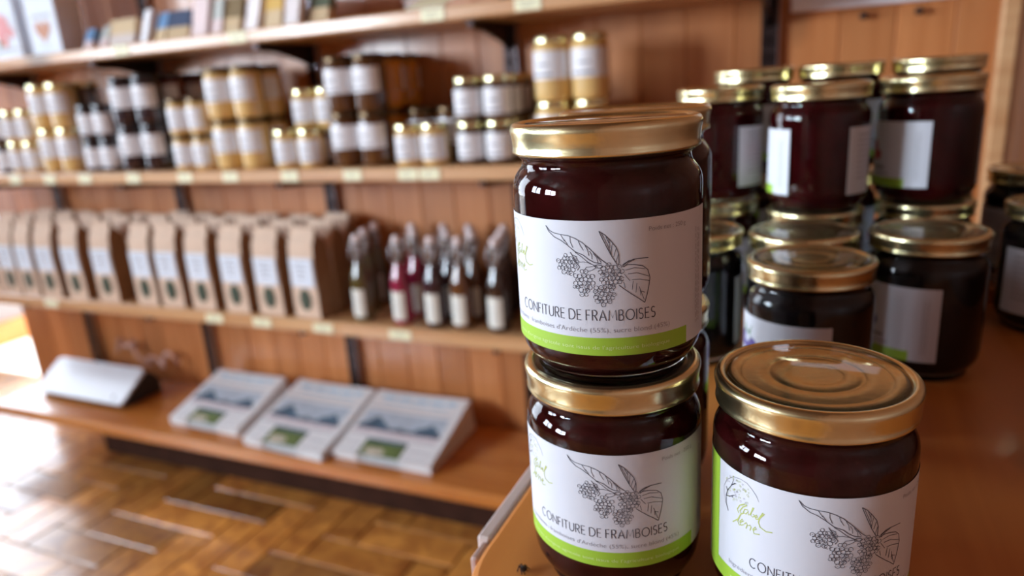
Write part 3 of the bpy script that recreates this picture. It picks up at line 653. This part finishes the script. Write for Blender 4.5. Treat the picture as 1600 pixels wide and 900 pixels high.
# ---- label drawing, in millimetres: u to the right from the title's centre, v up from the label's lower edge
LEAF = [[(-11.7,47.8),(-10.0,46.1),(-8.3,45.4),(-5.6,45.0),(-2.5,44.7),(0.1,43.8),(2.6,42.4),(5.0,40.4),(7.3,38.1),(9.2,36.2),(11.0,34.8)],[(-11.7,47.8),(-10.5,45.8),(-8.1,43.9),(-5.5,42.9),(-3.1,41.4),(-0.1,39.0),(2.8,37.9),(4.8,36.3),(6.8,35.2),(9.2,34.8)],[(-4.1,43.2),(-2.8,41.4)],[(-1.8,44.6),(-1.7,42.5),(-0.8,40.4)],[(1.3,42.9),(1.9,41.4),(3.0,39.6)],[(3.6,41.4),(4.5,39.8),(4.9,37.7)],[(5.1,39.4),(5.9,38.1),(6.0,36.4)],[(6.5,38.5),(7.7,36.9),(8.0,35.2)],[(7.7,37.5),(9.2,35.2)],[(-5.4,44.8),(-3.9,42.6)],[(8.7,46.4),(10.7,45.0),(12.6,42.9),(14.5,40.4),(15.3,37.9),(15.3,35.0),(15.1,34.0)],[(8.7,46.4),(9.8,43.8),(11.3,40.5),(12.8,37.4),(14.7,34.2)],[(9.5,45.8),(11.4,41.7),(12.8,38.0)],[(11.0,44.4),(12.0,42.1)],[(12.0,43.5),(12.3,40.3)],[(13.1,41.8),(12.6,38.0)],[(14.4,40.0),(13.5,37.1)],[(15.1,37.9),(14.3,35.2)],[(16.3,33.3),(18.3,34.0),(20.8,33.8),(23.7,33.1),(25.6,31.5),(26.4,28.5),(25.9,25.2),(25.2,22.3),(24.3,19.5)],[(24.3,19.5),(22.2,21.2),(19.7,23.0),(17.3,24.9),(15.1,26.7)],[(17.5,32.0),(20.7,32.7),(24.5,31.9)],[(18.3,30.6),(21.5,30.8),(26.0,29.0)],[(19.8,28.4),(22.7,28.3),(26.3,27.3)],[(20.2,28.0),(19.8,24.7)],[(21.5,27.0),(21.1,23.5)],[(22.3,25.7),(24.1,20.6)],[(22.9,23.9),(24.4,23.3)],[(17.0,30.7),(19.0,28.1)],[(16.8,27.8),(17.3,25.6)],[(22.7,24.4),(22.9,22.2)],[(16.5,33.7),(18.3,35.0),(20.4,35.8),(22.9,35.9),(25.9,35.8)],[(16.5,34.1),(18.7,35.4),(21.6,35.9)],[(16.9,33.2),(18.7,34.8),(20.8,35.6)],[(-0.1,38.8),(2.0,37.4),(4.4,35.4),(6.8,34.0)],[(0.2,35.1),(2.7,35.4),(4.8,35.0),(7.9,33.6)],[(3.0,32.3),(3.9,33.5),(6.8,33.8)],[(4.2,31.9),(5.9,32.4),(7.5,33.4)],[(-1.9,38.7),(-0.6,36.7),(0.2,35.1),(1.4,33.5),(0.5,32.2)],[(-1.5,37.9),(0.5,37.2),(-0.0,36.1)],[(6.8,34.0),(7.8,34.4),(9.2,34.2),(9.7,33.6),(8.5,33.1),(7.1,33.4),(6.8,34.0)]]
LOGO = [[(-39.7,31.2),(-41.4,33.6),(-42.6,36.8),(-42.7,40.2),(-40.8,43.8),(-37.0,47.0),(-33.4,47.8),(-30.6,47.6),(-28.4,46.2),(-26.4,44.2),(-25.4,42.2)],[(-39.7,31.0),(-41.1,33.8),(-41.2,36.8),(-40.3,39.4),(-38.0,42.9),(-36.9,46.0)],[(-41.2,36.8),(-39.0,37.6),(-37.0,39.1),(-35.9,39.8)],[(-38.3,42.7),(-36.3,44.5),(-35.5,44.8)],[(-40.3,39.4),(-41.3,40.6)],[(-37.8,38.3),(-37.0,38.2)]]
SCRIPT = [[(-33.9,33.3),(-34.7,34.6),(-33.5,36.9),(-31.2,38.6),(-30.1,38.7),(-32.0,36.9),(-33.4,34.6),(-32.7,33.6),(-31.5,34.6)],[(-29.8,36.8),(-31.1,36.5),(-31.8,34.9),(-30.6,34.7),(-29.5,36.5),(-29.5,34.8),(-28.8,35.4)],[(-28.8,35.4),(-27.3,38.9),(-27.7,38.8),(-28.6,35.3),(-27.6,35.0),(-26.8,36.0),(-27.6,36.2)],[(-26.7,35.2),(-25.8,35.9),(-26.0,36.6),(-26.8,35.8),(-26.3,34.8),(-25.3,35.2)],[(-25.3,35.2),(-23.7,38.5),(-23.1,38.3),(-24.8,35.9),(-25.3,34.0),(-24.6,32.2),(-22.3,31.4),(-20.0,32.0)],[(-36.9,27.9),(-34.3,30.5),(-32.9,33.4),(-32.0,34.4)],[(-33.4,32.3),(-34.3,29.7),(-33.5,28.4),(-32.8,29.0)],[(-33.3,29.6),(-31.6,31.2),(-32.1,31.7),(-33.3,30.2),(-32.7,28.8),(-31.4,29.8)],[(-31.1,30.2),(-30.3,31.3),(-29.8,30.5),(-30.4,28.7)],[(-29.3,30.5),(-28.7,31.0),(-28.2,30.5),(-28.6,28.8)],[(-27.4,29.6),(-26.0,30.6),(-26.4,31.4),(-27.4,30.0),(-26.9,28.4),(-24.7,29.1)]]
GL = {}
def arcp(cx, cy, rx, ry, a0, a1, n=12): return [(cx+rx*math.cos(math.radians(a0+(a1-a0)*k/n)), cy+ry*math.sin(math.radians(a0+(a1-a0)*k/n))) for k in range(n+1)]
GL['C'] = (.84, [arcp(.46, .5, .46, .5, 48, 312, 16)]); GL['O'] = (1.0, [arcp(.5, .5, .5, .5, 0, 360, 22)])
GL['N'] = (.74, [[(0, 0), (0, 1), (.74, 0), (.74, 1)]]); GL['F'] = (.48, [[(0, 0), (0, 1), (.48, 1)], [(0, .52), (.42, .52)]])
GL['I'] = (.0, [[(0, 0), (0, 1)]]); GL['T'] = (.6, [[(0, 1), (.6, 1)], [(.3, 1), (.3, 0)]])
GL['U'] = (.66, [[(0, 1), (0, .33)]+arcp(.33, .33, .33, .33, 180, 360, 10)+[(.66, .33), (.66, 1)]])
GL['R'] = (.56, [[(0, 0), (0, 1), (.27, 1)]+arcp(.27, .74, .26, .26, 90, -90, 8)+[(0, .48)], [(.24, .48), (.56, 0)]])
GL['E'] = (.5, [[(.5, 0), (0, 0), (0, 1), (.5, 1)], [(0, .52), (.44, .52)]])
GL['D'] = (.76, [[(0, 0), (0, 1), (.28, 1)]+arcp(.28, .5, .48, .5, 90, -90, 12)+[(0, 0)]])
GL['A'] = (.8, [[(0, 0), (.4, 1), (.8, 0)], [(.15, .34), (.65, .34)]]); GL['M'] = (.92, [[(0, 0), (.1, 1), (.46, .25), (.82, 1), (.92, 0)]])
GL['B'] = (.56, [[(0, 0), (0, 1), (.25, 1)]+arcp(.25, .76, .23, .24, 90, -90, 8)+[(0, .52)], [(.25, .52)]+arcp(.28, .26, .27, .26, 90, -90, 8)+[(0, 0)]])
GL['S'] = (.5, [arcp(.25, .75, .23, .25, 40, 250, 10)+arcp(.25, .26, .25, .26, 80, -140, 12)])
def ribbon(mb, pl, wd, mi, off=.10):
    # flat ink stroke wrapped on the jar, width wd mm
    pts = [pl[0]]
    for a, b in zip(pl, pl[1:]):
        d = math.hypot(b[0]-a[0], b[1]-a[1]); n = max(1, int(d/2.0))
        pts += [(a[0]+(b[0]-a[0])*k/n, a[1]+(b[1]-a[1])*k/n) for k in range(1, n+1)]
    L = len(pts); vs = []
    for i, p in enumerate(pts):
        a = pts[max(0, i-1)]; b = pts[min(L-1, i+1)]; dx, dy = b[0]-a[0], b[1]-a[1]; d = math.hypot(dx, dy) or 1
        w_ = wd[i*(len(wd)-1)//max(1, L-1)] if isinstance(wd, list) else wd
        nx, ny = -dy/d*w_/2, dx/d*w_/2
        vs += [(p[0]-nx, p[1]-ny), (p[0]+nx, p[1]+ny)]
    mb.add([wrap(u, v, off) for u, v in vs], [(2*i, 2*i+2, 2*i+3, 2*i+1) for i in range(L-1)], mi, True)
def wrap(u, v, off=0):
    a = u/36.6; R = .0368+off*.001; return (R*math.sin(a), -R*math.cos(a), v*.001)
def strip(mb, u0, u1, v0, v1, mi, off=0):
    n = max(1, int(abs(u1-u0)/1.5)); vs = []
    for i in range(n+1): u = u0+(u1-u0)*i/n; vs += [wrap(u, v0, off), wrap(u, v1, off)]
    mb.add(vs, [(2*i, 2*i+2, 2*i+3, 2*i+1) for i in range(n)], mi, True)
def text_title(mb, s, u0, u1, v0, h, wd, mi):
    gap = .27; adv = 0; L = []
    for ch in s:
        if ch == ' ': adv += .34; continue
        w_, pl = GL[ch]; L.append((adv, pl)); adv += w_+gap
    adv -= gap; k = (u1-u0)/adv
    for a, pl in L:
        for p in pl: ribbon(mb, [(u0+(a+x)*k, v0+y*h) for x, y in p], wd, mi)
def text_font(mb, s, uc, v0, width, h, mi, thin=-.012, off=.1, vertical=False):
    cu = bpy.data.curves.new('t', 'FONT'); cu.body = s; cu.size = 1; cu.offset = thin; cu.resolution_u = 3; cu.align_x = 'CENTER'
    o = bpy.data.objects.new('t', cu); col.objects.link(o)
    me = bpy.data.meshes.new_from_object(o)
    xs = [v.co.x for v in me.vertices]; k = width/(max(xs)-min(xs)); xm = (max(xs)+min(xs))/2
    P = [((v.co.x-xm)*k, v.co.y*h/.72) for v in me.vertices]
    vs = [wrap(uc-y, v0+x, off) for x, y in P] if vertical else [wrap(uc+x, v0+y, off) for x, y in P]
    mb.add(vs, [tuple(p.vertices) for p in me.polygons], mi)
    bpy.data.objects.remove(o); bpy.data.curves.remove(cu); bpy.data.meshes.remove(me)
def berries(mb, wd=.19):
    B = [((12.6, 30.6), 4.4, 4.4), ((10.4, 23.5), 4.3, 4.4), ((2.8, 27.6), 4.2, 4.7), ((-3.1, 33.8), 4.3, 4.0)]
    rr = random.Random(5); drawn = []
    for bi, ((cx, cy), rx, ry) in enumerate(B):
        cells = []
        for j in range(-4, 5):
            for i in range(-4, 5):
                x = cx+(i+.5*(j % 2))*1.5+rr.uniform(-.34, .34); y = cy+j*1.34+rr.uniform(-.3, .3)
                tap = 1-.18*max(0, (cy-y)/ry)
                if ((x-cx)/(rx*tap))**2+((y-cy)/ry)**2 < .93: cells.append((x, y))
        for x, y in cells:
            if any(((x-c[0])/a)**2+((y-c[1])/b)**2 < .85 for c, a, b in drawn): continue
            r = rr.uniform(.66, .92); a0 = rr.uniform(0, 360)
            ribbon(mb, [(x+r*math.cos(math.radians(a0+t_)), y+r*.95*math.sin(math.radians(a0+t_))) for t_ in range(0, 331, 33)], wd, 1)
            if rr.random() < .4: ribbon(mb, [(x-.2, y-.1), (x+.05, y+.15), (x+.25, y)], wd*.8, 1)
        drawn.append(((cx, cy), rx, ry))
LMATS = [M_paper, M_ink, M_greyink, M_green, M_olive, M_white, M_plum, M_redprint, M_leafprint]
U0, U1, UG0, UG1, UB = -126.5, 59.9, -56.0, -46.2, 43.5
def base_label(mb):
    strip(mb, U0, U1, 0, 50.1, 0)
    strip(mb, UG0, UG1, 0, 50.1, 3, .04)
    strip(mb, UG1, UB, 0, 6.9, 3, .04)
def side_marks(mb, rr):
    # unreadably small print: dashes only
    for q in range(3):
        u = 50.3+q*1.5; v = 6
        while v < 42:
            l = rr.uniform(.8, 2.6); ribbon(mb, [(u, v), (u, v+l)], .28, 2, .1); v += l+.7
def hero_label(seed):
    mb = MB(); base_label(mb); rr = random.Random(seed)
    for i, pl in enumerate(LEAF): ribbon(mb, pl, .27 if len(pl) > 4 else .20, 1)
    berries(mb)
    text_title(mb, 'CONFITURE DE FRAMBOISES', -28.3, 28.3, 13.6, 3.9, .36, 1)
    text_font(mb, "Ingr\u00e9dients : framboises d'Ard\u00e8che (55%), sucre blond (45%)", -2.0, 9.0, 73, 1.9, 2)
    text_font(mb, "Produits d'origine agricole sont issus de l'agriculture biologique", -1.5, 2.5, 72, 1.5, 5, -.016, .14)
    text_font(mb, 'Poids net : 250 g', 34.5, 45.3, 16.5, 1.7, 2)
    for i, pl in enumerate(LOGO): ribbon(mb, pl, ([.12, .25, .2, .12] if i == 0 else [.45, .4, .3, .15]), 1 if i else 2)
    rr2 = random.Random(2)
    for k in range(70):
        u, v = rr2.uniform(-41.5, -29), rr2.uniform(36.8, 47)
        if ((u+35)/7.2)**2+((v-41)/6.6)**2 > 1 or v < 46-1.15*(u+38) - 14 + 3: continue
        r = rr2.uniform(.2, .5); ribbon(mb, [(u+r*math.cos(a), v+r*math.sin(a)) for a in (0, 1.2, 2.4, 3.6, 4.8)], .12, 4 if rr2.random() < .6 else 2)
    for i, pl in enumerate(SCRIPT): ribbon(mb, pl, .42, 4)
    side_marks(mb, rr)
    return mb.mesh('label', LMATS)
def plain_label(kind):
    mb = MB(); base_label(mb); rr = random.Random(9)
    fm = 7 if kind == 'red' else 6
    for cx, cy, r in ((-2, 33, 5), (4, 27, 5.2), (11, 31, 5), (9, 23, 4.6), (-12, 29, 4.5), (17, 24, 4.2), (-18, 25, 4)):
        n = 16; mb.add([wrap(cx, cy, .06+.002*cx)]+[wrap(cx+r*math.cos(2*PI*k/n), cy+r*math.sin(2*PI*k/n), .06+.002*cx) for k in range(n)], [(0, 1+k, 1+(k+1) % n) for k in range(n)], fm)
    for a in (60, 100, 140, 20):
        c, s = math.cos(math.radians(a)), math.sin(math.radians(a)); x, y = 3+6*c, 34+4*s
        mb.add([wrap(x-1.8*s, y+1.8*c, .09), wrap(x, y, .09), wrap(x+1.8*s, y-1.8*c, .09), wrap(x+9*c, y+8*s, .09)], [(0, 1, 2, 3)], 8)
    ribbon(mb, [(-26, 14.5), (26, 14.5)], 2.2, 2); ribbon(mb, [(-30, 10), (30, 10)], 1.0, 2)
    for q in range(9):
        ribbon(mb, [(-118, 44-4*q), (-75-rr.uniform(0, 20), 44-4*q)], .8, 2)
    for i, pl in enumerate(LOGO): ribbon(mb, pl, .3, 2)
    for i, pl in enumerate(SCRIPT): ribbon(mb, pl, .42, 4)
    side_marks(mb, rr)
    return mb.mesh('label', LMATS)
ME_label = {'hero': hero_label(1), 'red': plain_label('red'), 'blue': plain_label('blue')}
jp = {}
def jam_jar(x, y, z, deg, jam, lab, lv, label, group):
    t = thing('jam_jar', label, 'jar', (x, y, z), math.radians(deg), group)
    obj('glass', ME_glass, t); obj('jam', ME_jam[jam], t); obj('lid', ME_lid, t)
    o = obj('label', ME_label[lab], t); o.location = (0, 0, lv)
    return t
z0 = TZ+.0003; z1 = z0+PITCH
A, C = (-.0772, .2687), (.0016, .26875)
G1_, G2_ = 'raspberry jam jars at the front of the table', 'jars grouped at the back of the table'
jam_jar(*A, z0, 4.8, 'rasp', 'hero', .0213, 'raspberry jam jar with gold lid, lower one of the front stack, under the sharpest jar', G1_)
jam_jar(*A, z1, -2.3, 'rasp', 'hero', .0156, 'sharply focused raspberry jam jar with gold lid and berry drawing, top of front stack', G1_)
jam_jar(*C, z0, 13.6, 'rasp', 'hero', .0178, 'single gold-lidded raspberry jam jar standing alone at the front right of the stack', G1_)
jam_jar(-.085, .346, z0, -48, 'rasp', 'red', .018, 'gold-lidded jam jar directly behind the lower jar of the front stack', G1_)
jam_jar(-.085, .346, z1, -48, 'rasp', 'red', .018, 'gold-lidded jam jar directly behind the top jar of the front stack', G1_)
jam_jar(-.0035, .447, z0, -72, 'blue', 'blue', .016, 'dark blueberry jam jar just behind the single raspberry jar, label cut off by its lid', G2_)
jam_jar(.0683, .537, z0, -84, 'blue', 'blue', .016, 'dark jam jar on the table right of the nearest blueberry jar, label at left', G2_)
jam_jar(-.0100, .5265, z0, 150, 'blue', 'blue', .016, 'dark jam jar, only its gold lid showing behind the nearer blueberry jar', G2_)
jam_jar(-.086, .525, z0, -98, 'blue', 'blue', .016, 'dark jam jar half hidden behind the front stack, gold lid just right of it', G2_)
jam_jar(-.0040, .6165, z0, 100, 'red', 'red', .016, 'jam jar in the lower tier carrying the middle upper jar', G2_)
jam_jar(-.0040, .6165, z1, -126, 'red', 'red', .016, 'dark red jam jar, middle of upper tier, narrow white label strip at left', G2_)
jam_jar(.0780, .658, z0, 100, 'red', 'red', .016, 'jam jar in the lower tier carrying the upper jar at right', G2_)
jam_jar(.0755, .655, z1, -96, 'red', 'red', .016, 'dark red jam jar, right in upper tier, large white label with green corner', G2_)
jam_jar(-.0860, .662, z0, 100, 'red', 'red', .016, 'jam jar in the lower tier under the upper left jar', G2_)
jam_jar(-.0850, .660, z1, -129, 'red', 'red', .016, 'dark red jam jar in the upper tier at left, next to the front stack lid', G2_)
for x, nm in ((-.064, 'left'), (.011, 'middle'), (.088, 'right')):
    jam_jar(x, .738, z0+.0135, 90, 'red', 'red', .016, 'jam jar on the riser, rearmost lower tier, %s one' % nm, G2_)
    jam_jar(x, .738, z1+.0135, 90, 'red', 'red', .016, 'jam jar, rearmost upper tier, %s one, gold lid peeking over the others' % nm, G2_)
jam_jar(.170, .738, z0+.0135, 90, 'blue', 'blue', .016, 'dark jam jar at the right frame edge, the farther of two, pinkish lid', G2_)
jam_jar(.168, .645, z0, 128, 'blue', 'blue', .016, 'dark jam jar at the right frame edge, the nearer of two, white label showing', G2_)
